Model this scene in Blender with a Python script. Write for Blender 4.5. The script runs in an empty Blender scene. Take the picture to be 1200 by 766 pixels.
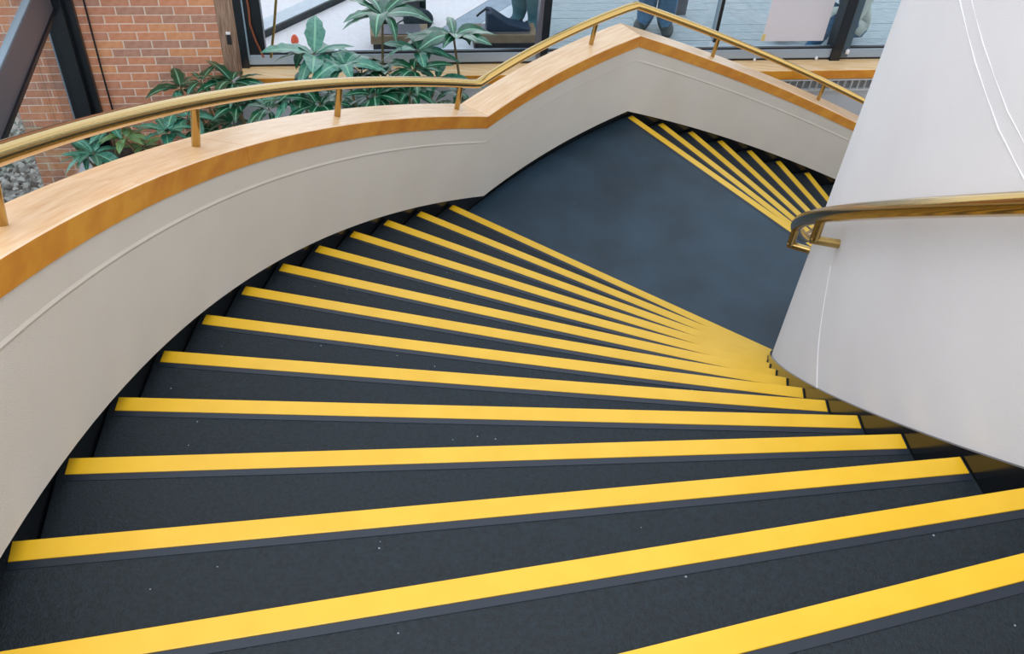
import bpy, bmesh, math, random
from math import sin, cos, pi
from mathutils import Vector, Matrix
random.seed(7)
S = bpy.context.scene
COL = S.collection

# ---------------------------------------------------------------- camera
cam_d = bpy.data.cameras.new('camera'); cam = bpy.data.objects.new('camera', cam_d); COL.objects.link(cam)
PITCH, ROLL = 0.7893040, 0.0871954
cam.matrix_world = (Matrix.Translation((-4.07907, -2.04098, 1.38615))
                    @ Matrix.Rotation(pi/2-PITCH, 4, 'X') @ Matrix.Rotation(ROLL, 4, 'Z'))
cam_d.sensor_width = 36; cam_d.lens = 1146.586*36/1200; cam_d.clip_start = .02
S.camera = cam
# ---------------------------------------------------------------- world, light, exposure
w = bpy.data.worlds.new('sky'); S.world = w; w.use_nodes = True
wn = w.node_tree; bg = wn.nodes['Background']
tc = wn.nodes.new('ShaderNodeTexCoord'); sp = wn.nodes.new('ShaderNodeSeparateXYZ')
rp = wn.nodes.new('ShaderNodeValToRGB')
wn.links.new(tc.outputs['Generated'], sp.inputs[0]); wn.links.new(sp.outputs['Z'], rp.inputs['Fac'])
rp.color_ramp.elements[0].position = 0.0; rp.color_ramp.elements[0].color = (.94, .96, 1, 1)
rp.color_ramp.elements[1].position = 0.6; rp.color_ramp.elements[1].color = (.80, .88, 1, 1)
wn.links.new(rp.outputs[0], bg.inputs['Color']); bg.inputs['Strength'].default_value = 1.25
def area(name, loc, target, sx, sy, power, color):
    l = bpy.data.lights.new(name, 'AREA'); l.shape = 'RECTANGLE'; l.size = sx; l.size_y = sy
    l.energy = power; l.color = color
    o = bpy.data.objects.new(name, l); COL.objects.link(o); o.location = loc
    o.rotation_euler = (Vector(target)-Vector(loc)).to_track_quat('-Z', 'Y').to_euler()
    return o
area('warm_fill', (-4.5, -2.5, 4.2), (-4.5, -2.4, 0), 2.4, 3.0, 100, (1, .93, .84))  # added warm fill from above
S.view_settings.view_transform = 'Standard'; S.view_settings.look = 'None'
S.view_settings.gamma = 1; S.view_settings.use_curve_mapping = False
S.view_settings.exposure = 0.42

# ---------------------------------------------------------------- materials
def srgb(r, g, b):
    f = lambda c: (c/255/12.92) if c/255 <= .04045 else ((c/255+.055)/1.055)**2.4
    return (f(r), f(g), f(b), 1)
MATS = {}
def mat(name, col, rough=.5, metal=0, spec=.5, coat=0, noise=None, bump=None, col2=None, stretch=(1,1,1), speck=None, coatr=.1, polar=False):
    m = bpy.data.materials.new(name); m.use_nodes = True; nt = m.node_tree; N = nt.nodes; L = nt.links
    b = N['Principled BSDF']; b.inputs['Base Color'].default_value = col
    b.inputs['Roughness'].default_value = rough; b.inputs['Metallic'].default_value = metal
    b.inputs['Specular IOR Level'].default_value = spec; b.inputs['Coat Weight'].default_value = coat
    b.inputs['Coat Roughness'].default_value = coatr
    tcn = N.new('ShaderNodeTexCoord'); mp = N.new('ShaderNodeMapping'); mp.inputs['Scale'].default_value = stretch
    if polar:    # grain follows the curve of the capping
        sx = N.new('ShaderNodeSeparateXYZ'); L.new(tcn.outputs['Object'], sx.inputs[0])
        at = N.new('ShaderNodeMath'); at.operation = 'ARCTAN2'; L.new(sx.outputs['Y'], at.inputs[0]); L.new(sx.outputs['X'], at.inputs[1])
        xy = N.new('ShaderNodeCombineXYZ'); L.new(sx.outputs['X'], xy.inputs[0]); L.new(sx.outputs['Y'], xy.inputs[1])
        ln = N.new('ShaderNodeVectorMath'); ln.operation = 'LENGTH'; L.new(xy.outputs[0], ln.inputs[0])
        m5 = N.new('ShaderNodeMath'); m5.operation = 'MULTIPLY'; m5.inputs[1].default_value = 5; L.new(at.outputs[0], m5.inputs[0])
        cm = N.new('ShaderNodeCombineXYZ'); L.new(m5.outputs[0], cm.inputs[0]); L.new(ln.outputs['Value'], cm.inputs[1]); L.new(sx.outputs['Z'], cm.inputs[2])
        L.new(cm.outputs[0], mp.inputs[0])
    else: L.new(tcn.outputs['Object'], mp.inputs[0])
    src = None
    if noise:
        nz = N.new('ShaderNodeTexNoise'); nz.inputs['Scale'].default_value = noise; nz.inputs['Detail'].default_value = 6
        L.new(mp.outputs[0], nz.inputs['Vector'])
        r = N.new('ShaderNodeValToRGB'); r.color_ramp.elements[0].position = .32; r.color_ramp.elements[1].position = .68
        r.color_ramp.elements[0].color = col; r.color_ramp.elements[1].color = col2 or col
        L.new(nz.outputs['Fac'], r.inputs[0]); src = r.outputs[0]
    if speck:
        vz = N.new('ShaderNodeTexVoronoi'); vz.inputs['Scale'].default_value = speck[0]; L.new(tcn.outputs['Object'], vz.inputs['Vector'])
        lt = N.new('ShaderNodeMath'); lt.operation = 'LESS_THAN'; lt.inputs[1].default_value = .13; L.new(vz.outputs['Distance'], lt.inputs[0])
        sc = N.new('ShaderNodeSeparateColor'); L.new(vz.outputs['Color'], sc.inputs[0])
        gt = N.new('ShaderNodeMath'); gt.operation = 'GREATER_THAN'; gt.inputs[1].default_value = speck[1]; L.new(sc.outputs[0], gt.inputs[0])
        mu = N.new('ShaderNodeMath'); mu.operation = 'MULTIPLY'; L.new(lt.outputs[0], mu.inputs[0]); L.new(gt.outputs[0], mu.inputs[1])
        mx = N.new('ShaderNodeMix'); mx.data_type = 'RGBA'; L.new(mu.outputs[0], mx.inputs['Factor'])
        if src: L.new(src, mx.inputs[6])
        else: mx.inputs[6].default_value = col
        mx.inputs[7].default_value = speck[2]; src = mx.outputs[2]
    if src: L.new(src, b.inputs['Base Color'])
    if bump:
        n2 = N.new('ShaderNodeTexNoise'); n2.inputs['Scale'].default_value = bump[0]; n2.inputs['Detail'].default_value = 4
        L.new(mp.outputs[0], n2.inputs['Vector'])
        bp = N.new('ShaderNodeBump'); bp.inputs['Strength'].default_value = bump[1]; bp.inputs['Distance'].default_value = .003
        L.new(n2.outputs['Fac'], bp.inputs['Height']); L.new(bp.outputs[0], b.inputs['Normal'])
    MATS[name] = m
    return m
mat('rubber', srgb(6,18,24), .62, spec=.4, noise=110, col2=srgb(19,34,43), bump=(260,.6), speck=(62,.965,(.22,.26,.3,1)))
mat('landing_rubber_sheen', srgb(24,43,55), .5, spec=.45, noise=3.2, col2=srgb(39,61,77), bump=(260,.5), speck=(62,.98,(.16,.2,.24,1)))  # lighter, bluer copy of the tread rubber: sky sheen put into the colour
mat('lip', srgb(24,34,46), .4, spec=.5)
mat('riser', srgb(20,26,34), .5)
mat('skirt', srgb(10,13,16), .16)
mat('yellow', srgb(217,170,22), .38, noise=9, col2=srgb(224,178,36), spec=.55, coat=.15, coatr=.3)
mat('plaster', srgb(218,208,193), .8, noise=2.5, col2=srgb(223,214,201), bump=(420,.35))  # same white plaster as the drum; warm indoor light put into the tint
mat('plaster_drum', srgb(216,213,214), .8, noise=2.2, col2=srgb(222,220,221), bump=(420,.3))
mat('oak_top_lit', srgb(224,180,132), .34, noise=5, col2=srgb(240,208,170), stretch=(1.2,13,1), bump=(30,.12), coat=.3, coatr=.25, polar=True)  # paler than the edge: bright light on the top put into the colour
mat('oak_sill', srgb(226,180,118), .34, noise=5, col2=srgb(244,212,168), stretch=(1,12,1), coat=.3, coatr=.25)
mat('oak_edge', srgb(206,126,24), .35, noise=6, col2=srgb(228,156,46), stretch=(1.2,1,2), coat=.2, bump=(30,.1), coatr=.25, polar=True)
mat('brass', (.54,.35,.115,1), .15, metal=1, bump=(30,.02))
mat('brass_dull', (.48,.33,.12,1), .26, metal=1)
mat('black_metal', srgb(20,26,32), .35, spec=.5)
mat('grey_metal', srgb(112,110,118), .4, metal=.4)
mat('mullion_grey', srgb(78,96,106), .35, metal=.2)
mat('light_metal', srgb(150,172,186), .35, metal=.3)
mat('sill_metal', srgb(160,176,192), .35, metal=.25)
mat('mortar', srgb(232,216,200), .95, bump=(80,.4))
mat('brick_a', srgb(206,134,98), .9, noise=22, col2=srgb(216,150,116), bump=(70,.6))
mat('brick_b', srgb(192,128,98), .9, noise=22, col2=srgb(204,144,116), bump=(70,.6))
mat('brick_c', srgb(176,126,104), .9, noise=22, col2=srgb(192,144,122), bump=(70,.6))
mat('brick_d', srgb(212,142,98), .9, noise=22, col2=srgb(222,158,116), bump=(70,.6))
mat('rough_wood', srgb(112,84,66), .8, noise=14, col2=srgb(176,144,122), stretch=(9,9,.5), bump=(14,1))
mat('soil', srgb(38,30,26), .95, noise=20, col2=srgb(70,58,50), bump=(40,1))
mat('gravel', srgb(120,112,104), .95, noise=18, col2=srgb(190,184,176), bump=(30,1))
mat('stone_a', srgb(150,144,138), .9); mat('stone_b', srgb(196,190,182), .9); mat('stone_c', srgb(100,92,84), .9)
mat('leaf', srgb(14,62,40), .32, noise=12, col2=srgb(28,94,62), coat=.5, coatr=.2)
mat('leaf_b', srgb(34,98,76), .38, noise=12, col2=srgb(72,140,118), coat=.45, coatr=.25)
mat('leaf_v', srgb(58,120,84), .4, noise=30, col2=srgb(150,172,96), coat=.3)
mat('vein', srgb(120,172,140), .4); mat('stem', srgb(112,98,66), .7)
mat('paving', srgb(228,220,222), .9, noise=25, col2=srgb(238,230,232))
mat('paving_blue', srgb(196,200,208), .85, noise=14, col2=srgb(210,214,220))
mat('paving_grey', srgb(150,160,172), .85, noise=14, col2=srgb(165,174,186))
mat('plank_a', srgb(150,160,164), .7, noise=10, col2=srgb(176,184,187), stretch=(1,8,1))
mat('plank_b', srgb(142,153,158), .7, noise=10, col2=srgb(182,189,192), stretch=(1,8,1))
mat('paper', srgb(222,216,220), .8); mat('tape', srgb(222,196,130), .6)
mat('floor_grey', srgb(120,124,128), .6, noise=4, col2=srgb(132,136,140))
mat('wall_grey', srgb(200,204,208), .8)
mat('fin', srgb(206,208,208), .4, metal=.3); mat('fin_dark', srgb(132,136,138), .6)
mat('jeans', srgb(44,88,120), .9, noise=30, col2=srgb(66,110,142)); mat('teal_cloth', srgb(58,98,108), .9, noise=10, col2=srgb(74,114,122))
mat('pale_cloth', srgb(176,184,176), .9, noise=8, col2=srgb(202,200,186)); mat('dark_cloth', srgb(36,46,56), .9)
mat('skin', srgb(190,146,120), .6); mat('hair', srgb(48,34,26), .7); mat('shoe', srgb(36,52,54), .6); mat('shoe_black', srgb(16,18,22), .5)
mat('navy', srgb(16,42,66), .6, bump=(40,.3)); mat('orange', srgb(236,92,48), .5)
mat('trough', srgb(124,104,80), .7, noise=12, col2=srgb(146,124,98)); mat('copper', srgb(170,98,70), .35, metal=.6)
mat('switch_black', srgb(40,40,42), .4); mat('white_plastic', srgb(236,230,232), .5)
# thin clear glass: transparent with a Fresnel reflection
g = bpy.data.materials.new('glass'); g.use_nodes = True; nt = g.node_tree; nt.nodes.clear()
o_ = nt.nodes.new('ShaderNodeOutputMaterial'); mx_ = nt.nodes.new('ShaderNodeMixShader'); fr = nt.nodes.new('ShaderNodeFresnel'); fr.inputs[0].default_value = 1.5
ge = nt.nodes.new('ShaderNodeNewGeometry'); mi = nt.nodes.new('ShaderNodeMapRange'); mi.inputs['To Min'].default_value = 1.5; mi.inputs['To Max'].default_value = 1/1.5
nt.links.new(ge.outputs['Backfacing'], mi.inputs['Value']); nt.links.new(mi.outputs[0], fr.inputs[0])
tr = nt.nodes.new('ShaderNodeBsdfTransparent'); tr.inputs[0].default_value = (.93,.97,.98,1); gl = nt.nodes.new('ShaderNodeBsdfGlossy'); gl.inputs['Roughness'].default_value = .01
nt.links.new(fr.outputs[0], mx_.inputs[0]); nt.links.new(tr.outputs[0], mx_.inputs[1]); nt.links.new(gl.outputs[0], mx_.inputs[2]); nt.links.new(mx_.outputs[0], o_.inputs[0])
MATS['glass'] = g

# ---------------------------------------------------------------- helpers
def link_mesh(name, verts, faces, m, parent=None, smooth=False, midx=None):
    me = bpy.data.meshes.new(name); me.from_pydata([tuple(v) for v in verts], [], faces)
    for x in (m if isinstance(m, (list, tuple)) else [m]): me.materials.append(MATS[x])
    if midx: me.polygons.foreach_set('material_index', midx)
    if smooth: me.polygons.foreach_set('use_smooth', [True]*len(faces))
    bm = bmesh.new(); bm.from_mesh(me); bmesh.ops.recalc_face_normals(bm, faces=bm.faces); bm.to_mesh(me); bm.free()
    me.update()
    if smooth: me.set_sharp_from_angle(angle=.6)
    o = bpy.data.objects.new(name, me); COL.objects.link(o)
    if parent: attach(o, parent)
    return o
def attach(o, parent):
    o.parent = parent; o.matrix_parent_inverse = parent.matrix_basis.inverted()
def empty(name, loc=(0,0,0)):
    o = bpy.data.objects.new(name, None); COL.objects.link(o); o.location = loc; o.empty_display_size = .1
    return o
def tag(o, label=None, cat=None, group=None, kind=None):
    if label: o['label'] = label
    if cat: o['category'] = cat
    if group: o['group'] = group
    if kind: o['kind'] = kind
    return o
def prism(bottom, top):   # two equal rings of points -> closed solid
    n = len(bottom); v = list(bottom)+list(top)
    f = [tuple(range(n))[::-1], tuple(range(n, 2*n))]+[(i, (i+1) % n, n+(i+1) % n, n+i) for i in range(n)]
    return v, f
def tube(pts, r, seg=12, closed_ends=True):
    pts = [Vector(p) for p in pts]; v = []; f = []
    t0 = (pts[1]-pts[0]).normalized(); up = Vector((0,0,1)) if abs(t0.z) < .9 else Vector((1,0,0))
    a = t0.cross(up).normalized()
    for i, p in enumerate(pts):
        t = (pts[min(i+1, len(pts)-1)]-pts[max(i-1, 0)]).normalized()
        a = (a-t*a.dot(t)).normalized(); b = t.cross(a)
        rr = r[i] if isinstance(r, (list, tuple)) else r
        k = 1.0
        if 0 < i < len(pts)-1:
            d1 = (p-pts[i-1]).normalized(); k = 1/max(.6, abs(d1.dot(t)))
        for s in range(seg):
            q = 2*pi*s/seg; v.append(p+(a*cos(q)+b*sin(q))*rr*k)
    for i in range(len(pts)-1):
        for s in range(seg):
            f.append((i*seg+s, i*seg+(s+1) % seg, (i+1)*seg+(s+1) % seg, (i+1)*seg+s))
    if closed_ends:
        f.append(tuple(range(seg))[::-1]); f.append(tuple(range((len(pts)-1)*seg, len(pts)*seg)))
    return v, f
def merge(*vfs):
    V = []; Fc = []
    for v, f in vfs:
        n = len(V); V += list(v); Fc += [tuple(i+n for i in q) for q in f]
    return V, Fc
def bevel(o, w, seg=2):
    m = o.modifiers.new('bevel', 'BEVEL'); m.width = w; m.segments = seg; m.limit_method = 'ANGLE'; m.angle_limit = .6
    return o
# facade frame: u runs along the window wall, n towards the stairs, z up
BY, BM = 5.77991, .19297
_c = 1/math.sqrt(1+BM*BM)
FU = Vector((_c, BM*_c, 0)); FN = Vector((BM*_c, -_c, 0)); FO = Vector((0, BY, 0))
def F(u, n, z): return FO+FU*u+FN*n+Vector((0,0,z))
def fbox(u0, u1, n0, n1, z0, z1):
    return prism([F(u0,n0,z0), F(u1,n0,z0), F(u1,n1,z0), F(u0,n1,z0)], [F(u0,n0,z1), F(u1,n0,z1), F(u1,n1,z1), F(u0,n1,z1)])
def fobj(name, b, m, parent=None, bv=0):
    o = link_mesh(name, *fbox(*b), m, parent)
    if bv: bevel(o, bv)
    return o

# ---------------------------------------------------------------- stair geometry
H = .17; A0 = 3.475404; DT = .064674; DT2 = .063087; K1 = 2.58180; K2 = 2.30488; SL1 = 2.62781; SL2 = 2.65196
ALAND = A0-13*DT; AL0 = ALAND-.347756
ZL = -14*H
R_IN, R_OUT, R_WALL, R_DRUM, R_SKIRT = 3.100, 5.130, 5.100, 3.086, 5.150
def zslope(th, zk):
    if th > K1: return zk+SL1*(th-K1)
    if th < K2: return zk-SL2*(K2-th)
    return zk
def pol(R, th, z): return Vector((R*cos(th), R*sin(th), z))
def nose(i, lower=False):      # (outer point, inner point) of a nosing line, z
    if not lower: a = A0-i*DT; z = -i*H; o = -.0126
    else: a = AL0-i*DT2; z = ZL-i*H; o = -.0143
    A = pol(R_OUT, a, z); B = pol(R_IN, a, z)+Vector((-sin(a), cos(a), 0))*o
    return A, B
def strip(A, B, back0, back1, z0, z1, ext_out=0, ext_in=0, ref=None):
    d = (B-A).normalized(); A = A-d*ext_out; B = B+d*ext_in
    n = Vector((-d.y, d.x, 0))         # horizontal normal
    if ref is not None and (ref-A).dot(n) < 0: n = -n
    q = [A+n*back0, B+n*back0, B+n*back1, A+n*back1]
    return prism([p+Vector((0,0,z0)) for p in q], [p+Vector((0,0,z1)) for p in q])

# ---------------------------------------------------------------- structure: stair walls
def sweep(profile, ths, zk, name, m, parent=None, smooth=True):
    # profile: closed list of (R, dz); swept over the angles
    V = []; Fc = []; n = len(profile)
    for t in ths:
        z = zslope(t, zk)
        for R, dz in profile: V.append(pol(R, t, z+dz))
    for i in range(len(ths)-1):
        for s in range(n):
            Fc.append((i*n+s, i*n+(s+1) % n, (i+1)*n+(s+1) % n, (i+1)*n+s))
    Fc.append(tuple(range(n))); Fc.append(tuple(range((len(ths)-1)*n, len(ths)*n))[::-1])
    o = link_mesh(name, V, Fc, m, parent)
    for p in o.data.polygons:
        p.use_smooth = smooth
    o.data.set_sharp_from_angle(angle=.5)
    return o
def angles(a, b, n):
    base = [a+(b-a)*i/n for i in range(n+1)]
    ks = [k for k in (K1, K2) if min(a,b) < k < max(a,b)]
    base = [t for t in base if all(abs(t-k) > .006 for k in ks)]+ks
    return sorted(base, reverse=a > b)
TH_A, TH_B = 4.02, 1.35
ZCAPB, ZCAPT, ZWB = -1.8055, -1.7245, -2.2946
wl = tag(empty('wall_left', pol(R_WALL, 3.0, -2)), kind='structure', label='curved white plaster balustrade wall, warm indoor light tinted into it, on the outer side of the stairs')
full = angles(TH_A, TH_B, 130)
sweep([(R_WALL, ZWB-ZCAPB), (R_WALL, 0), (R_WALL+.17, 0), (R_WALL+.17, -1.1), (R_WALL+.09, -1.1), (R_WALL+.09, ZWB-ZCAPB)], full, ZCAPB, 'plaster_face', 'plaster', wl)
sweep([(R_WALL+.002, -.115), (R_WALL-.0022, -.100), (R_WALL+.002, -.080)], full, ZCAPB, 'plaster_bead', 'plaster', wl)
cap = tag(empty('trim_1', pol(R_WALL, 3.0, -1.2)), kind='structure', label='oak capping with orange-brown edge, light painted pale into its top face, along the outer wall')
joints = [TH_A, 3.46, 3.0, K1, K2, 1.85, TH_B]
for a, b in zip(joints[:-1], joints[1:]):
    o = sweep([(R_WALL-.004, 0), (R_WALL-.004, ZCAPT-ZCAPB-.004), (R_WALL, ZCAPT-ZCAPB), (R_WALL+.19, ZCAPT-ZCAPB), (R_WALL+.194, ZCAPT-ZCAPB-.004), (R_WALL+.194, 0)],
              angles(a-.0002, b+.0002, max(4, int((a-b)*45))), ZCAPB, 'cap_board', 'oak_top_lit', cap)
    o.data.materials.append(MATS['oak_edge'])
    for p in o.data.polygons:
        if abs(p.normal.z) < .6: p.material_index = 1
# inner drum
wr = tag(empty('wall_right', (0,0,-4.2)), kind='structure', label='tall white plaster drum wall at the centre of the curving stairs')
V = []; Fc = []; NS = 192
for k in range(NS):
    t = 2*pi*k/NS; V += [pol(R_DRUM, t, -4.3), pol(R_DRUM, t, 4.4)]
for k in range(NS): j = (k+1) % NS; Fc.append((2*k, 2*j, 2*j+1, 2*k+1))
Fc.append(tuple(2*k+1 for k in range(NS)))
link_mesh('drum_face', V, Fc, 'plaster_drum', wr, smooth=True).data.polygons[-1].use_smooth = False
def drum_bead(pts, r):
    return link_mesh('drum_bead', *tube([pol(R_DRUM+.001, t, z) for t, z in pts], r, 8), 'plaster_drum', wr, smooth=True)
drum_bead([(2.6,.47),(2.8,.42),(3.0,.36),(3.07,.335),(3.14,.298),(3.208,.262),(3.271,.241),(3.33,.224),(3.45,.2),(3.7,.17)], .0018)
drum_bead([(3.11,-.925),(3.09,-.895),(3.066,-.855),(3.045,-.80),(3.024,-.735),(3.006,-.68)], .0021)
drum_bead([(2.6,.51),(2.8,.465),(3.0,.405),(3.07,.38),(3.14,.343),(3.208,.307),(3.271,.286),(3.33,.269),(3.45,.245),(3.7,.215)], .0014)

# ---------------------------------------------------------------- staircase
st = tag(empty('staircase', pol(4.1, 2.45, ZL)), 'curving staircase of dark rubber treads with bright yellow nosings and a landing', 'staircase')
def tread(i, lower=False):
    A, B = nose(i, lower)
    first_after_landing = lower and i == 0
    if not first_after_landing:
        A2, B2 = nose(i-1, lower)
        A2 = Vector((A2.x, A2.y, A.z)); B2 = Vector((B2.x, B2.y, B.z))
        ref = A2
        d = (B-A).normalized(); d2 = (B2-A2).normalized()
        n2 = Vector((-d2.y, d2.x, 0)); n2 = n2 if (A-A2).dot(n2) < 0 else -n2   # away from this nosing
        q = [A-d*.02, B+d*.014, B2+d2*.014+n2*-.03, A2-d2*.02+n2*-.03]
        o = link_mesh('tread', *prism([p-Vector((0,0,.035)) for p in q], q), 'rubber', st)
        bevel(o, .004)
        # riser below this nosing
    else:
        ref = pol(4, ALAND, A.z); o = None
    link_mesh('riser', *strip(A, B, .028, .040, -H-.002, -.035, .02, .014, ref), 'riser', st)
    par = o if o else LAND
    ys = link_mesh('nosing_strip', *strip(A, B, .0015, .0475, -.002, .0022, 0, 0, ref), 'yellow', par)
    bevel(ys, .0015)
    link_mesh('nosing_groove', *strip(A, B, .0485, .066, -.002, .0012, 0, 0, ref), 'lip', par)
# landing slab
A13, B13 = nose(13); AL, BL = nose(0, True)
NA = 14; ring = []
for k in range(NA+1):
    t = ALAND+.006-( ALAND+.006-AL0)*k/NA; ring.append(pol(R_OUT+.02, t, ZL))
ring[-1] = AL.copy()-(BL-AL).normalized()*.02
ring.append(BL+(BL-AL).normalized()*.014)
for k in range(1, NA+1):
    t = AL0+(ALAND+.01-AL0)*k/NA; ring.append(pol(R_IN-.014, t, ZL))
LAND = link_mesh('landing', *prism([p-Vector((0,0,.06)) for p in ring], ring), 'landing_rubber_sheen', st); bevel(LAND, .004)
for i in range(-5, 14): tread(i)
for i in range(0, 11): tread(i, True)
# sloping gloss-black skirting boards either side of the treads
ka = angles(TH_A, 1.45, 110)
sweep([(R_SKIRT, -.34), (R_SKIRT, .02), (R_SKIRT+.012, .02), (R_SKIRT+.012, -.34)], ka, ZWB, 'skirting', 'skirt', st)
DB = -2.349+.040-0.002
sweep([(R_IN-.004, -.30), (R_IN-.004, 0), (R_IN-.02, 0), (R_IN-.02, -.30)], ka, DB, 'skirting', 'skirt', st)

# ---------------------------------------------------------------- handrails
hr = tag(empty('handrail', pol(5.19, 2.82, -1.1)), 'round brass handrail on short posts along the oak-capped outer wall', 'handrail')
ZR = -1.550; R_RAIL = 5.178
def smooth_z(t, zk, wdt=.012):
    s = 0
    for k in range(-3, 4): s += zslope(t+k*wdt/3, zk)
    return s/7
ra = angles(TH_A-.05, TH_B+.05, 170)
link_mesh('rail', *tube([pol(R_RAIL, t, smooth_z(t, ZR, .003)) for t in ra], .0255, 20), 'brass', hr, smooth=True)
for t in (3.652, 3.444, 3.236, 3.028, 2.8201, 2.6123, 2.3721, 2.1421, 1.9259, 1.71):
    link_mesh('post', *tube([pol(5.203, t, zslope(t, ZCAPT)-.002), pol(R_RAIL, t, zslope(t, ZR))], .0145, 16), 'brass_dull', hr, smooth=True)
hi = tag(empty('handrail', pol(3.17, 3.1, 0)), 'polished brass handrail bracketed to the white central drum', 'handrail')
ZNI = -2.349
R2 = 3.166; ZI = ZNI+.748
ia = angles(4.0, 1.9, 120)
link_mesh('rail', *tube([pol(R2, t, smooth_z(t, ZI, .05)) for t in ia], .0245, 24), 'brass', hi, smooth=True)
for t in (3.62, 3.005, 2.80, 2.3):
    zz = smooth_z(t, ZI, .05)
    pts = [pol(R2, t, zz-.01), pol(R2, t, zz-.088), pol(R2, t, zz-.1), pol(R2-.012, t, zz-.1), pol(R_DRUM-.002, t, zz-.1)]
    b_ = link_mesh('bracket', *tube(pts[:3], .0150, 14), 'brass_dull', hi, smooth=True)
    link_mesh('bracket_arm', *tube([pol(R2+.012, t, zz-.1), pol(R_DRUM-.002, t, zz-.1)], .0150, 14), 'brass_dull', b_, smooth=True)

# ---------------------------------------------------------------- window wall
fl = link_mesh('floor', *prism([Vector((-16,-9,-4.35)), Vector((9,-9,-4.35)), Vector((9,7.3,-4.35)), Vector((-16,2.2,-4.35))],
     [Vector((-16,-9,-4.3)), Vector((9,-9,-4.3)), Vector((9,7.3,-4.3)), Vector((-16,2.2,-4.3))]), 'floor_grey'); tag(fl, kind='structure')
# brick wall
bw = tag(empty('wall_back', F(-7.3, 0, -3)), kind='structure', label='red-brown brick wall with pale mortar joints left of the window')
fobj('mortar_bed', (-8.172, -6.575, -.22, -.0035, -4.6, 1.2), 'mortar', bw)
UL, UR = -8.172, -6.572; MOD = .2032; CRS = .0677; Z0 = -2.18851; X0 = -5.75816/_c
def brick_vf(u0, u1, z0, z1, n1):
    return fbox(u0, u1, -.03, n1, z0, z1)
rest = []; cache = {}
for r in range(-48, 32):
    zt = Z0-(r-1)*CRS; 
    off = X0+(-1.4126 if r % 2 else -1.5059-.0)
    off = off-math.ceil((off-UL)/MOD)*MOD
    k = 0
    while True:
        u0 = off+k*MOD+.0055; u1 = u0+MOD-.011; k += 1
        if u0 > UR: break
        u0c, u1c = max(u0, UL), min(u1, UR)
        if u1c-u0c < .012: continue
        nn = random.choice((0, .001, .002, -.001))
        zb, ztt = zt-CRS+.0055, zt-.0055
        m = random.choices(['brick_a','brick_b','brick_c','brick_d'], [4,4,3,3])[0]
        if -2 <= r <= 25:
            key = (round(u1c-u0c, 4), m)
            if key not in cache:
                me_o = link_mesh('brick', *prism([FU*a+FN*b+Vector((0,0,0)) for a, b in ((0,-.03),(u1c-u0c,-.03),(u1c-u0c,0),(0,0))],
                                                 [FU*a+FN*b+Vector((0,0,CRS-.010)) for a, b in ((0,-.03),(u1c-u0c,-.03),(u1c-u0c,0),(0,0))]), m)
                cache[key] = me_o.data; o = me_o
            else:
                o = bpy.data.objects.new('brick', cache[key]); COL.objects.link(o)
            o.location = F(u0c, nn, zb); attach(o, bw)
        else: rest.append(fbox(u0c, u1c, -.03, nn, zb, ztt))
tag(link_mesh('brick_courses', *merge(*rest), 'brick_b', bw), kind='stuff')
fobj('wood_post', (-6.572, -6.44, -.15, .012, -3.4, 1.2), 'rough_wood', bw)
sw = tag(empty('light_switch', F(-6.505, .014, -2.44)), 'small black switch with a pale top on the rough wooden post', 'switch')
fobj('switch_plate', (-6.522, -6.489, .012, .022, -2.488, -2.405), 'switch_black', sw, .002)
fobj('switch_top', (-6.522, -6.489, .012, .024, -2.404, -2.385), 'white_plastic', sw, .002)
cb = link_mesh('cable', *tube([F(-7.473, .02, 1.0), F(-7.473, .02, -1.0), F(-7.473, .015, -2.1), F(-7.475, .02, -2.7), F(-7.47, .02, -3.3)], .007, 8), 'black_metal')
tag(cb, 'thin black cable hanging down the brick wall', 'cable')

# window
wi = tag(empty('window_1', F(-4, 0, -2.66)), kind='structure', label='long black-framed window above the oak sill')
WT = .5
fobj('bottom_frame', (-6.40, 3.0, -.055, .012, -2.665, -2.585), 'sill_metal', wi, .003)
fobj('bottom_seal', (-6.40, 3.0, -.11, .006, -2.684, -2.664), 'black_metal', wi)
fobj('glazing_bead', (-6.25, 3.0, -.02, .006, -2.585, -2.570), 'black_metal', wi)
fobj('top_frame', (-6.44, 3.0, -.10, .012, WT-.08, WT), 'black_metal', wi)
fobj('side_frame', (-6.44, -6.382, -.10, .03, -2.70, WT), 'black_metal', wi, .003)
fobj('side_bead', (-6.382, -6.370, -.04, .022, -2.62, WT), 'light_metal', wi)
fobj('side_frame', (-6.370, -6.25, -.10, .004, -2.60, WT), 'black_metal', wi, .003)
m1 = fobj('mullion', (-4.125, -4.066, -.10, .035, -2.66, WT), 'black_metal', wi, .003)
fobj('mullion_trim', (-4.156, -4.125, -.08, .03, -2.66, WT), 'grey_metal', m1, .002)
m2 = fobj('mullion', (-1.674, -1.585, -.10, .03, -2.70, WT), 'black_metal', wi, .003)
fobj('mullion_trim', (-1.585, -1.52, -.08, .015, -2.66, WT), 'mullion_grey', m2, .002)
m3 = fobj('thin_mullion', (-2.71, -2.682, -.05, .004, -2.52, WT), 'black_metal', wi, .002)
fobj('mullion_trim', (-2.722, -2.71, -.05, .002, -2.50, WT), 'light_metal', m3)
for a, b in ((-6.25, -4.156), (-4.066, -2.722), (-2.682, -1.674), (-1.518, 1.0), (1.05, 3.0)):
    fobj('pane', (a, b, -.048, -.040, -2.58, WT-.08), 'glass', wi)
fobj('mullion', (1.0, 1.05, -.1, .03, -2.66, WT), 'black_metal', wi)
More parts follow.
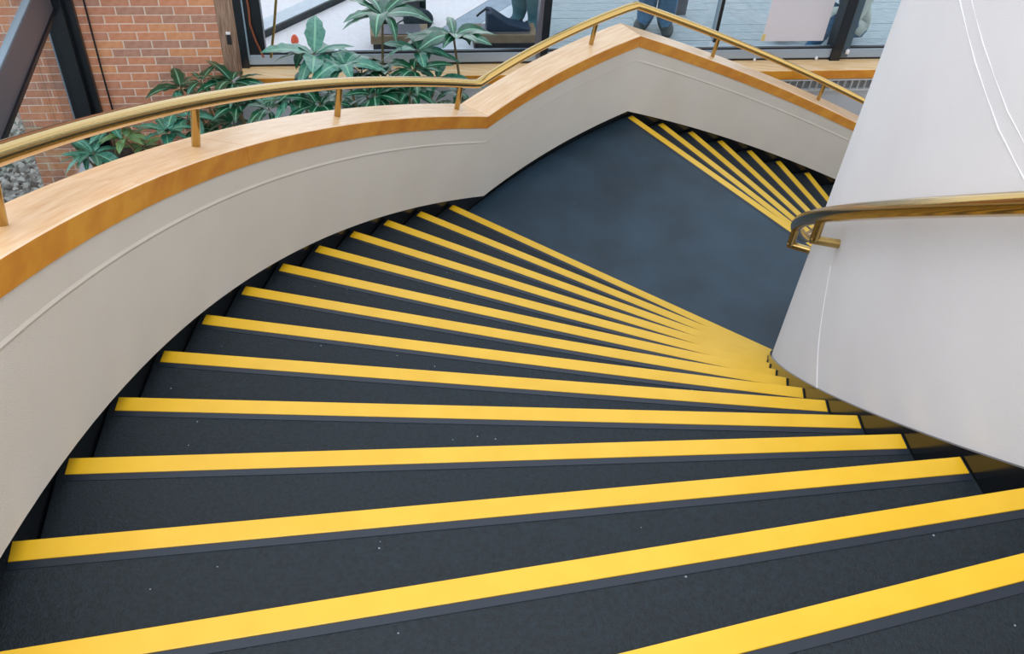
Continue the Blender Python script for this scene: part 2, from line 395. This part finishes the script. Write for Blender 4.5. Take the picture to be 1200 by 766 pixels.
for (u, n, z, s) in ((-2.325, .02, -2.672, .014), (-1.79, .02, -2.665, .016), (-1.545, .035, -2.60, .02)):
    bm = bmesh.new(); bmesh.ops.create_icosphere(bm, subdivisions=2, radius=s)
    for v in bm.verts: v.co = F(u, n, z)+Vector((v.co.x*.8, v.co.y*.7, v.co.z*1.15))*(1+random.uniform(-.25, .25))
    me = bpy.data.meshes.new('sash_catch'); bm.to_mesh(me); bm.free(); me.materials.append(MATS['white_plastic'])
    o = bpy.data.objects.new('sash_catch', me); COL.objects.link(o); attach(o, wi)
sl = tag(empty('trim_2', F(-4, .1, -2.7)), kind='structure', label='oak window sill under the long window')
o = fobj('sill_board', (-6.44, 3.0, -.05, .178, -2.765, -2.685), 'oak_sill', sl, .004)
o.data.materials.append(MATS['oak_edge'])
for p in o.data.polygons:
    if abs(p.normal.z) < .5: p.material_index = 1
fobj('wall_front', (-6.572, 3.0, -.12, .13, -4.5, -2.766), 'wall_grey').data
tag(bpy.data.objects['wall_front'], kind='structure')
tag(fobj('wall_top', (-8.17, 3.0, -.14, .0, WT, 1.2), 'wall_grey'), kind='structure')
rd = tag(empty('radiator', F(-2.2, .15, -2.83)), 'grey slatted heating grille below the oak sill', 'radiator')
fobj('casing', (-3.8, 1.0, .13, .150, -2.885, -2.772), 'fin_dark', rd)
fobj('casing_lip', (-3.8, 1.0, .13, .178, -2.782, -2.770), 'fin', rd)
fobj('casing_lip', (-3.8, 1.0, .13, .178, -2.882, -2.868), 'fin', rd)
fin_me = None
for k in range(80):
    u = -3.79+k*.0605
    if fin_me is None:
        o = link_mesh('fin', *prism([FU*a+FN*b for a, b in ((0,0),(.006,0),(.006,.03),(0,.03))], [FU*a+FN*b+Vector((0,0,.088)) for a, b in ((0,0),(.006,0),(.006,.03),(0,.03))]), 'fin'); fin_me = o.data
    else: o = bpy.data.objects.new('fin', fin_me); COL.objects.link(o)
    o.location = F(u, .145, -2.869); attach(o, rd)
# paper sheet taped to the glass
pp = tag(empty('paper_sheet', F(-2.03, -.03, -2.53)), 'blank white paper sheet taped on the window beside the right black mullion', 'paper')
fobj('sheet', (-2.283, -1.752, -.036, -.034, -2.535, -1.75), 'paper', pp)
fobj('tape_piece', (-2.290, -2.262, -.034, -.031, -2.53, -2.47), 'tape', pp)
# brass rod and copper cable by the left window post
tag(link_mesh('rod', *tube([F(-6.21, .05, -2.58), F(-6.155, .05, -2.3), F(-6.0, .06, -1.4)], .010, 10), 'brass_dull', smooth=True), 'thin brass rod standing just inside the window by its left post', 'rod')
tag(link_mesh('cable', *tube([F(-6.27, .012, -2.60), F(-6.31, .03, -2.45), F(-6.335, .03, -2.32), F(-6.33, .03, -2.2), F(-6.35, .03, -1.6), F(-6.35, .03, .3)], .008, 8), 'copper', smooth=True), 'copper-brown cable running down the black left window post', 'cable')

# glazed side facade left (runs towards the stairs)
w2 = tag(empty('window_2', F(-7.66, 0, -3.2)), kind='structure', label='side glazing with a black column and a heavy grey transom')
c1 = fobj('column', (-7.735, -7.605, 0, .12, -3.5, 1.2), 'black_metal', w2, .003)
fobj('column_flange', (-7.605, -7.55, 0, .05, -3.5, 1.2), 'black_metal', c1, .003)
fobj('column_bead', (-7.752, -7.735, .0, .10, -3.5, 1.2), 'light_metal', c1, .002)
t1 = fobj('transom', (-7.705, -7.66, .125, 3.6, -2.14, -1.885), 'grey_metal', w2, .003)
fobj('transom_flange', (-7.74, -7.645, .125, 3.6, -2.175, -2.14), 'black_metal', t1)
fobj('transom_bead', (-7.715, -7.668, .125, 3.6, -1.885, -1.875), 'light_metal', t1)
fobj('pane', (-7.705, -7.695, .12, 3.6, -3.4, -2.175), 'glass', w2)
fobj('pane', (-7.705, -7.695, .12, 3.6, -1.885, .9), 'glass', w2)
fobj('side_base', (-7.76, -7.62, .12, 3.6, -4.3, -3.40), 'wall_grey', w2)
# planter soil
so = link_mesh('soil', *fbox(-7.62, -4.2, .13, 1.05, -4.3, -3.3), 'soil'); tag(so, 'dark soil bed between the balustrade and the window wall', 'soil', kind='stuff')

# ---------------------------------------------------------------- outside
pv = tag(empty('ground', F(-5, -2, -2.8)), kind='structure', label='pale paving outside the window')
link_mesh('paving_slab', *prism([F(-6.56,-.12,-2.9), F(-5.45,-.12,-2.9), F(-2.0,-3.86,-2.9), F(-2.0,-7,-2.9), F(-6.56,-7,-2.9)], [F(-6.56,-.12,-2.8), F(-5.45,-.12,-2.8), F(-2.0,-3.86,-2.8), F(-2.0,-7,-2.8), F(-6.56,-7,-2.8)]), 'paving', pv)
link_mesh('paving_slab', *prism([F(-5.44,-.12,-2.9), F(-5.18,-.12,-2.9), F(-1.73,-3.86,-2.9), F(-1.99,-3.86,-2.9)], [F(-5.44,-.12,-2.8), F(-5.18,-.12,-2.8), F(-1.73,-3.86,-2.8), F(-1.99,-3.86,-2.8)]), 'paving_grey', pv)
link_mesh('paving_slab', *prism([F(-5.17,-.12,-2.9), F(-4.06,-.12,-2.9), F(-4.06,-1.33,-2.9)], [F(-5.17,-.12,-2.8), F(-4.06,-.12,-2.8), F(-4.06,-1.33,-2.8)]), 'paving_blue', pv)
dk = tag(empty('floor_deck', F(-1, -1.5, -2.8)), kind='structure', label='weathered grey plank deck outside the right half of the window')
for k in range(24):
    n1 = -.13-k*.135; n0 = n1-.131
    ul = max(-4.04, -4.04+max(0, (-n0-1.33))*.92)
    cuts = [ul]+sorted(c for c in (random.uniform(-3.2, -1.2), random.uniform(-.8, .6)) if c > ul+.3)+[2.2]
    for a, b in zip(cuts[:-1], cuts[1:]):
        fobj('plank', (a+.002, b-.002, n0, n1, -2.85, -2.801-random.uniform(0, .003)), random.choice(['plank_a','plank_b']), dk)
kb = tag(empty('curb', F(-6.0, -.9, -2.8)), 'low black-sided grey-topped kerb rail running diagonally across the paving', 'curb')
d = (F(-5.686,-1.238,0)-F(-6.315,-.63,0)).normalized(); nn = Vector((-d.y, d.x, 0)); p0 = F(-6.315,-.63,-2.8)-d*.25; p1 = p0+d*5
if nn.dot(FN) > 0: nn = -nn
def seg_box(p0, p1, a, b, z0, z1):
    q = [p0+nn*a, p1+nn*a, p1+nn*b, p0+nn*b]
    return prism([x+Vector((0,0,z0)) for x in q], [x+Vector((0,0,z1)) for x in q])
link_mesh('curb_side', *seg_box(p0, p1, 0, .02, 0, .06), 'black_metal', kb)
link_mesh('curb_top', *seg_box(p0, p1, .02, .17, 0, .055), 'paving_blue', kb)
# orange marker
bm = bmesh.new(); bmesh.ops.create_uvsphere(bm, u_segments=16, v_segments=10, radius=.032)
for v in bm.verts: v.co.z = v.co.z*1.9+.06 if v.co.z > 0 else (v.co.z*.4+.06 if v.co.z > -.02 else 0)
oc = empty('marker', F(-6.06, -.47, -2.8)); tag(oc, 'small rounded orange marker on the paving by the left end of the window', 'marker')
me = bpy.data.meshes.new('marker_cap'); bm.to_mesh(me); bm.free(); me.materials.append(MATS['orange']); me.polygons.foreach_set('use_smooth', [True]*len(me.polygons))
o = bpy.data.objects.new('marker_cap', me); COL.objects.link(o); o.parent = oc
link_mesh('marker_base', *tube([F(-6.06,-.47,-2.8), F(-6.06,-.47,-2.79)], .042, 20), 'shoe_black', oc)
# brown troughs
def trough(u0, u1, label):
    t = tag(empty('planter_trough', F((u0+u1)/2, -.42, -2.8)), label, 'trough', 'brown troughs outside the window')
    fobj('base', (u0+.02, u1-.01, -.55, -.38, -2.80, -2.72), 'shoe_black', t)
    fobj('body', (u0, u1, -.57, -.37, -2.72, -2.645), 'trough', t, .006)
    fobj('rim', (u0+.08, u1-.06, -.55, -.39, -2.646, -2.636), 'grey_metal', t, .004)
    return t
trough(-5.45, -4.98, 'brown trough on a black base outside, behind the tall plant')
trough(-4.62, -4.085, 'brown trough on a black base outside, under the navy bag beside the middle mullion')
bg_ = tag(empty('bag', F(-4.3, -.42, -2.65)), 'navy wedge-shaped bag lying on the brown trough outside', 'bag')
q = [(-4.50,-2.636), (-4.15,-2.636), (-4.13,-2.626), (-4.32,-2.575), (-4.46,-2.48), (-4.505,-2.475)]
o = link_mesh('bag_body', *prism([F(a,-.54,z) for a, z in q], [F(a,-.41,z) for a, z in q]), 'navy', bg_); bevel(o, .01)
link_mesh('handle', *tube([F(-4.47,-.47,-2.49), F(-4.51,-.47,-2.465), F(-4.56,-.46,-2.50), F(-4.585,-.45,-2.52)], .009, 8), 'shoe_black', bg_)
sb = tag(empty('bag', F(-5.05, -.8, -2.8)), 'small dark rounded bag behind the trough outside', 'bag')
bm = bmesh.new(); bmesh.ops.create_icosphere(bm, subdivisions=3, radius=1)
for v in bm.verts: v.co = F(-5.04, -.80, -2.73)+FU*v.co.x*.13+FN*v.co.y*.08+Vector((0,0,max(-.07, v.co.z*.10)))
me = bpy.data.meshes.new('bag_body'); bm.to_mesh(me); bm.free(); me.materials.append(MATS['dark_cloth']); me.polygons.foreach_set('use_smooth', [True]*len(me.polygons))
o = bpy.data.objects.new('bag_body', me); COL.objects.link(o); attach(o, sb)
link_mesh('strap', *tube([F(-5.12,-.76,-2.69), F(-5.20,-.74,-2.72), F(-5.28,-.72,-2.78)], .006, 6), 'shoe_black', sb)
fp = tag(empty('screen', F(-5.1, -1.0, -2.8)), 'grey free-standing screen with a dark post outside, behind the tall plant', 'screen')
fobj('panel', (-5.25, -5.02, -.97, -.955, -2.79, -1.9), 'grey_metal', fp)
fobj('post', (-5.02, -4.965, -.985, -.94, -2.8, -1.9), 'black_metal', fp)
fobj('post', (-5.36, -5.28, -.80, -.74, -2.8, -2.55), 'shoe_black', fp)
tag(fobj('bollard', (-2.72, -2.63, -1.05, -.98, -2.8, -1.9), 'grey_metal'), 'slim grey post standing on the plank deck outside', 'post')
# gravel beyond the end of the brick wall
gv = link_mesh('gravel_ground', *prism([F(-14,-6,-4.1), F(-7.76,-6,-4.1), F(-7.76,3.6,-4.1), F(-14,3.6,-4.1)], [F(-14,-6,-3.9), F(-7.76,-6,-3.9), F(-7.76,3.6,-3.9), F(-14,3.6,-3.9)]), 'gravel')
tag(gv, kind='structure')
V = []; Fc = []; mi = []
for k in range(7600):
    u = random.uniform(-10.3, -7.82); n = random.uniform(-2.6, 1.6) if u < -8.24 else random.uniform(0.05, 1.6)
    sz = random.uniform(.015, .045); c0 = F(u, n, -3.9+sz*.3); b = len(V); m_ = random.choice((0, 0, 1, 1, 2))
    R_ = Matrix.Rotation(random.uniform(0, 6.3), 3, 'Z') @ Matrix.Rotation(random.uniform(0, 6.3), 3, 'X')
    for x in ((1,0,0),(-1,0,0),(0,1,0),(0,-1,0),(0,0,1),(0,0,-1)): V.append(c0+R_ @ (Vector(x)*sz*random.uniform(.6, 1.1)))
    for f_ in ((0,2,4),(2,1,4),(1,3,4),(3,0,4),(2,0,5),(1,2,5),(3,1,5),(0,3,5)): Fc.append(tuple(b+i for i in f_)); mi.append(m_)
tag(link_mesh('gravel', V, Fc, ['stone_a', 'stone_b', 'stone_c'], midx=mi), 'loose grey and pale gravel stones beyond the end of the brick wall', 'gravel', kind='stuff')

# ---------------------------------------------------------------- plants
def leaf_mesh(L, kind, wide=.15, droop=.5, fold=.25):
    rows = 8; V = []; Fc = []; mi = []
    for i in range(rows+1):
        s = i/rows
        wv = wide*L*(sin(pi*min(1, s**.8))**.75 if 0 < s < 1 else 0)+.002
        x = L*(s-.12*droop*s*s); z = L*(.18*s-droop*.55*s*s)
        for c in (-1, -.12, .12, 1):
            wob = 1+(.10*sin(i*2.4+c) if abs(c) == 1 else 0)
            V.append((x, c*wv*wob, z+abs(c)*wv*fold-(.12*wv if abs(c) == 1 and i % 2 else 0)))
    for i in range(rows):
        for c in range(3):
            Fc.append((i*4+c, i*4+c+1, i*4+c+5, i*4+c+4)); mi.append(1 if c == 1 else 0)
    # short petiole
    return V, Fc, mi
LEAF = {}
def get_leaf(var, kind):
    if (var, kind) not in LEAF:
        v, f_, mi = leaf_mesh(1.0, kind, wide=(.125, .15, .175, .2)[var % 4], droop=(.55, .85, 1.2, .35)[var // 4 % 4], fold=(.2, .35, .1)[var % 3])
        me = bpy.data.meshes.new('leaf'); me.from_pydata(v, [], f_); me.materials.append(MATS[kind]); me.materials.append(MATS['vein'])
        me.polygons.foreach_set('material_index', mi); me.polygons.foreach_set('use_smooth', [True]*len(f_)); me.update()
        LEAF[(var, kind)] = me
    return LEAF[(var, kind)]
def whorl(par, u, n, z, L, cnt=9, kind='leaf', tilt=0, stem_base=None, wide=0, up=.35):
    c = F(u, n, z)
    sb = stem_base or F(u+random.uniform(-.12,.12), max(.18, n-random.uniform(0,.2)), -3.3)
    mid = (c+sb)/2+Vector((random.uniform(-.05,.05), random.uniform(-.05,.05), 0))
    link_mesh('stem', *tube([sb, mid, c-Vector((0,0,.02)), c+Vector((0,0,.015))], [.014, .011, .008, .004], 7), 'stem', par, smooth=True)
    a0 = random.uniform(0, 6.3)
    cnt = int(cnt*1.35)
    for k in range(cnt):
        a = a0+2*pi*k/cnt+random.uniform(-.2, .2)
        el = up*random.uniform(-.6, 1.2) if k % 2 else up*random.uniform(.3, 1.5)
        o = bpy.data.objects.new('leaf', get_leaf(random.randrange(12)+wide, kind)); COL.objects.link(o)
        ll = L*random.uniform(.8, 1.2)*1.12
        o.matrix_basis = (Matrix.Translation(c) @ Matrix.Rotation(tilt, 4, FU) @ Matrix.Rotation(a, 4, 'Z') @ Matrix.Rotation(-el, 4, 'Y')
                          @ Matrix.Rotation(random.uniform(-.35, .35), 4, 'X') @ Matrix.Translation((.02, 0, 0)) @ Matrix.Scale(ll, 4))
        attach(o, par)
PL = [
 ('tallest leafy plant rising in front of the window glass', [(-5.365,.45,-2.03,.301,9,'leaf')]),
 ('leafy plant with a wide drooping whorl in front of the outdoor troughs', [(-4.86,.50,-2.165,.295,11,'leaf'), (-4.842,.6,-2.568,.17,7,'leaf')]),
 ('large-leaved green plant in front of the orange marker', [(-5.855,.60,-2.245,.31,9,'leaf_b'), (-5.64,.75,-2.25,.26,9,'leaf_b'), (-5.95,.8,-2.42,.2,8,'leaf')]),
 ('dense dark plant just above the brass rail, left of the rail bend', [(-5.528,.70,-2.326,.205,10,'leaf'), (-5.441,.9,-2.396,.215,10,'leaf')]),
 ('leafy plant with pale undersides nearest the rail bend', [(-5.123,.60,-2.228,.25,8,'leaf_b'), (-5.166,.8,-2.258,.22,8,'leaf'), (-5.203,.9,-2.387,.2,9,'leaf'), (-5.36,.72,-2.34,.21,9,'leaf'), (-5.0,.7,-2.40,.19,8,'leaf_b')]),
 ('dark glossy plant against the bricks above the first full rail post', [(-6.877,.25,-2.711,.21,9,'leaf'), (-6.703,.35,-2.60,.15,7,'leaf')]),
 ('dark plant in front of the rough wooden post', [(-6.482,.35,-2.606,.227,10,'leaf'), (-6.439,.5,-2.723,.2,10,'leaf')]),
 ('broad pale-leaved plant behind the first full rail post', [(-6.799,.6,-2.744,.211,9,'leaf_b'), (-6.923,.8,-2.73,.182,9,'leaf_b')]),
 ('low plant with yellowish hearts at the foot of the black column', [(-7.264,.6,-2.917,.175,9,'leaf_v'), (-7.487,.7,-2.968,.2,8,'leaf_b'), (-7.379,.5,-2.885,.19,8,'leaf_b')]),
 ('blue-green plant under the rail, left of the second full rail post', [(-6.038,.8,-2.489,.217,10,'leaf_b'), (-5.827,.9,-2.457,.2,9,'leaf'), (-6.204,.7,-2.62,.18,9,'leaf')]),
]
for lab, ws in PL:
    p = tag(empty('leafy_plant', F(ws[0][0], ws[0][1], -3.3)), lab, 'plant', 'foliage plants in the soil bed')
    for (u, n, z, L, c, kd) in ws: whorl(p, u, n, z, L, c, kd, tilt=-.15)
    for k in range(2):      # lower whorls on the same plant
        u, n, z, L, c, kd = ws[k % len(ws)]
        whorl(p, u+random.uniform(-.14, .14), max(.3, n+random.uniform(-.1, .15)), max(-3.05, min(z-.3, -2.62)+random.uniform(-.1, .05)), L*.8, 8, kd, tilt=-.1)

# ---------------------------------------------------------------- people outside
def figure(name, label, base, rz, J, E_, shade, extra, head_c, head_r=.105, hair='hair'):
    root = tag(empty(name, base), label, 'person')
    me = bpy.data.meshes.new('body'); names = list(J); idx = {k: i for i, k in enumerate(names)}
    me.from_pydata([J[k][0] for k in names], [(idx[a], idx[b]) for a, b in E_], [])
    tmp = bpy.data.objects.new('body_tmp', me); COL.objects.link(tmp)
    m = tmp.modifiers.new('s', 'SKIN'); s_ = tmp.modifiers.new('ss', 'SUBSURF'); s_.levels = 1
    sv = me.skin_vertices[0].data
    for k in names: sv[idx[k]].radius = (J[k][1], J[k][1] if len(J[k]) < 3 else J[k][2])
    sv[idx['pelvis']].use_root = True
    dg = bpy.context.evaluated_depsgraph_get(); dg.update()
    me2 = bpy.data.meshes.new_from_object(tmp.evaluated_get(dg)); bpy.data.objects.remove(tmp)
    me2.materials.clear(); mats = ['skin']+[s[0] for s in shade]
    for x in mats: me2.materials.append(MATS[x])
    for p in me2.polygons:
        p.use_smooth = True; p.material_index = 0
        for i, (mn, test) in enumerate(shade):
            if test(p.center): p.material_index = i+1; break
    b = bpy.data.objects.new('body', me2); COL.objects.link(b); b.parent = root
    root.rotation_euler.z = rz
    # head details
    hc = Vector(head_c)
    def ball(nm, c, sc, m):
        bm = bmesh.new(); bmesh.ops.create_uvsphere(bm, u_segments=20, v_segments=14, radius=1)
        for v in bm.verts: v.co = Vector((v.co.x*sc[0], v.co.y*sc[1], v.co.z*sc[2]))+Vector(c)
        mm = bpy.data.meshes.new(nm); bm.to_mesh(mm); bm.free(); mm.materials.append(MATS[m]); mm.polygons.foreach_set('use_smooth', [True]*len(mm.polygons))
        o = bpy.data.objects.new(nm, mm); COL.objects.link(o); o.parent = root; return o
    ball('hair', hc+Vector((0,-.015,.025)), (head_r*.86, head_r*.98, head_r*1.02), hair)
    for sx in (-1, 1): ball('eye', hc+Vector((sx*.032, head_r*.80, .0)), (.011,.008,.008), 'shoe_black')
    ball('nose', hc+Vector((0, head_r*.92, -.025)), (.012,.018,.02), 'skin')
    for nm, c, sc, m in extra: ball(nm, c, sc, m)
    return root
def standing(sp=.09):
    J = {'pelvis': ((0,0,.93), .15, .12), 'waist': ((0,0,1.08), .135, .10), 'chest': ((0,0,1.30), .16, .11), 'neck': ((0,.0,1.47), .055), 'jaw': ((0,.01,1.56), .07), 'crown': ((0,0,1.68), .085)}
    E_ = [('pelvis','waist'), ('waist','chest'), ('chest','neck'), ('neck','jaw'), ('jaw','crown')]
    for s, n in ((-1,'l'), (1,'r')):
        J['hip'+n] = ((s*.09,0,.88), .10); J['knee'+n] = ((s*sp,.02,.48), .075); J['ankle'+n] = ((s*sp,0,.09), .055); J['toe'+n] = ((s*(sp+.02),.15,.04), .035)
        J['sh'+n] = ((s*.19,0,1.40), .06); J['el'+n] = ((s*.25,-.02,1.12), .045); J['wr'+n] = ((s*.26,.06,.88), .032); J['palm'+n] = ((s*.26,.09,.80), .034, .02)
        E_ += [('pelvis','hip'+n), ('hip'+n,'knee'+n), ('knee'+n,'ankle'+n), ('ankle'+n,'toe'+n), ('chest','sh'+n), ('sh'+n,'el'+n), ('el'+n,'wr'+n), ('wr'+n,'palm'+n)]
        for q in range(4):
            J['f%d%s' % (q, n)] = ((s*(.245+.0), .06+.02*q, .71+.01*abs(q-1.5)), .009); E_.append(('palm'+n, 'f%d%s' % (q, n)))
        J['th'+n] = ((s*.225, .12, .76), .010); E_.append(('palm'+n, 'th'+n))
    return J, E_
ang_in = math.atan2(BM, 1)
J, E_ = standing(.07)
for k in ('kneel','kneer'): J[k] = (J[k][0], .125)
for k in ('anklel','ankler'): J[k] = (J[k][0], .062)
figure('person', 'person in teal trousers standing outside behind the navy bag', F(-4.11, -.78, -2.8), ang_in+2.6, J, E_,
       [('shoe_black', lambda c: c.z < .07), ('teal_cloth', lambda c: .06 < c.z < 1.0), ('dark_cloth', lambda c: 1.0 <= c.z < 1.45 and abs(c.x) < .27)], 
       [('sandal_strap', (-.07,.06,.085), (.06,.012,.02), 'shoe_black'), ('sandal_strap', (.07,.06,.085), (.06,.012,.02), 'shoe_black')], (0,.01,1.63))
J, E_ = standing(.085)
for k in ('kneel','kneer'): J[k] = (J[k][0], .095)
for k in ('anklel','ankler'): J[k] = (J[k][0], .085)
figure('person', 'person in blue jeans and dark shoes standing on the deck outside, above the rail peak', F(-2.98, -.76, -2.8), ang_in+pi-.3, J, E_,
       [('shoe', lambda c: c.z < .085), ('jeans', lambda c: .085 <= c.z < 1.0), ('dark_cloth', lambda c: 1.0 <= c.z < 1.45)],
       [('shoe_upper', (-.12,.09,.045), (.055,.13,.045), 'shoe'), ('shoe_upper', (.12,.09,.045), (.055,.13,.045), 'shoe')], (0,.01,1.63))
# seated person seen through the right panes
J = {'pelvis': ((0,0,.14), .15, .13), 'waist': ((0,.05,.28), .14, .12), 'chest': ((0,.12,.44), .15, .12), 'neck': ((0,.20,.57), .055), 'jaw': ((0,.24,.65), .07), 'crown': ((0,.24,.76), .085)}
E_ = [('pelvis','waist'), ('waist','chest'), ('chest','neck'), ('neck','jaw'), ('jaw','crown')]
for s, n in ((-1,'l'), (1,'r')):
    J['hip'+n] = ((s*.09,.06,.12), .10); J['knee'+n] = ((s*.16,.42,.34), .075); J['ankle'+n] = ((s*.14,.62,.07), .05); J['toe'+n] = ((s*.15,.76,.035), .035)
    J['sh'+n] = ((s*.18,.14,.50), .06); J['el'+n] = ((s*.22,.26,.30), .045); J['wr'+n] = ((s*.17,.42,.40), .032); J['palm'+n] = ((s*.16,.48,.40), .034, .02)
    E_ += [('pelvis','hip'+n), ('hip'+n,'knee'+n), ('knee'+n,'ankle'+n), ('ankle'+n,'toe'+n), ('chest','sh'+n), ('sh'+n,'el'+n), ('el'+n,'wr'+n), ('wr'+n,'palm'+n)]
    for q in range(4):
        J['f%d%s' % (q, n)] = ((s*(.13+.02*q), .55, .37), .009); E_.append(('palm'+n, 'f%d%s' % (q, n)))
    J['th'+n] = ((s*.11, .50, .40), .010); E_.append(('palm'+n, 'th'+n))
figure('person', 'person in a pale top and jeans sitting on the deck outside, behind the right mullion', F(-1.20, -.60, -2.8), ang_in+pi/2+.35, J, E_,
       [('shoe', lambda c: c.y > .58 and c.z < .08), ('jeans', lambda c: (c.y > .16 and c.z < .36 and abs(c.x) < .24) or c.y < .5 and c.z < .10), ('pale_cloth', lambda c: c.z < .56)], [], (0,.25,.71))
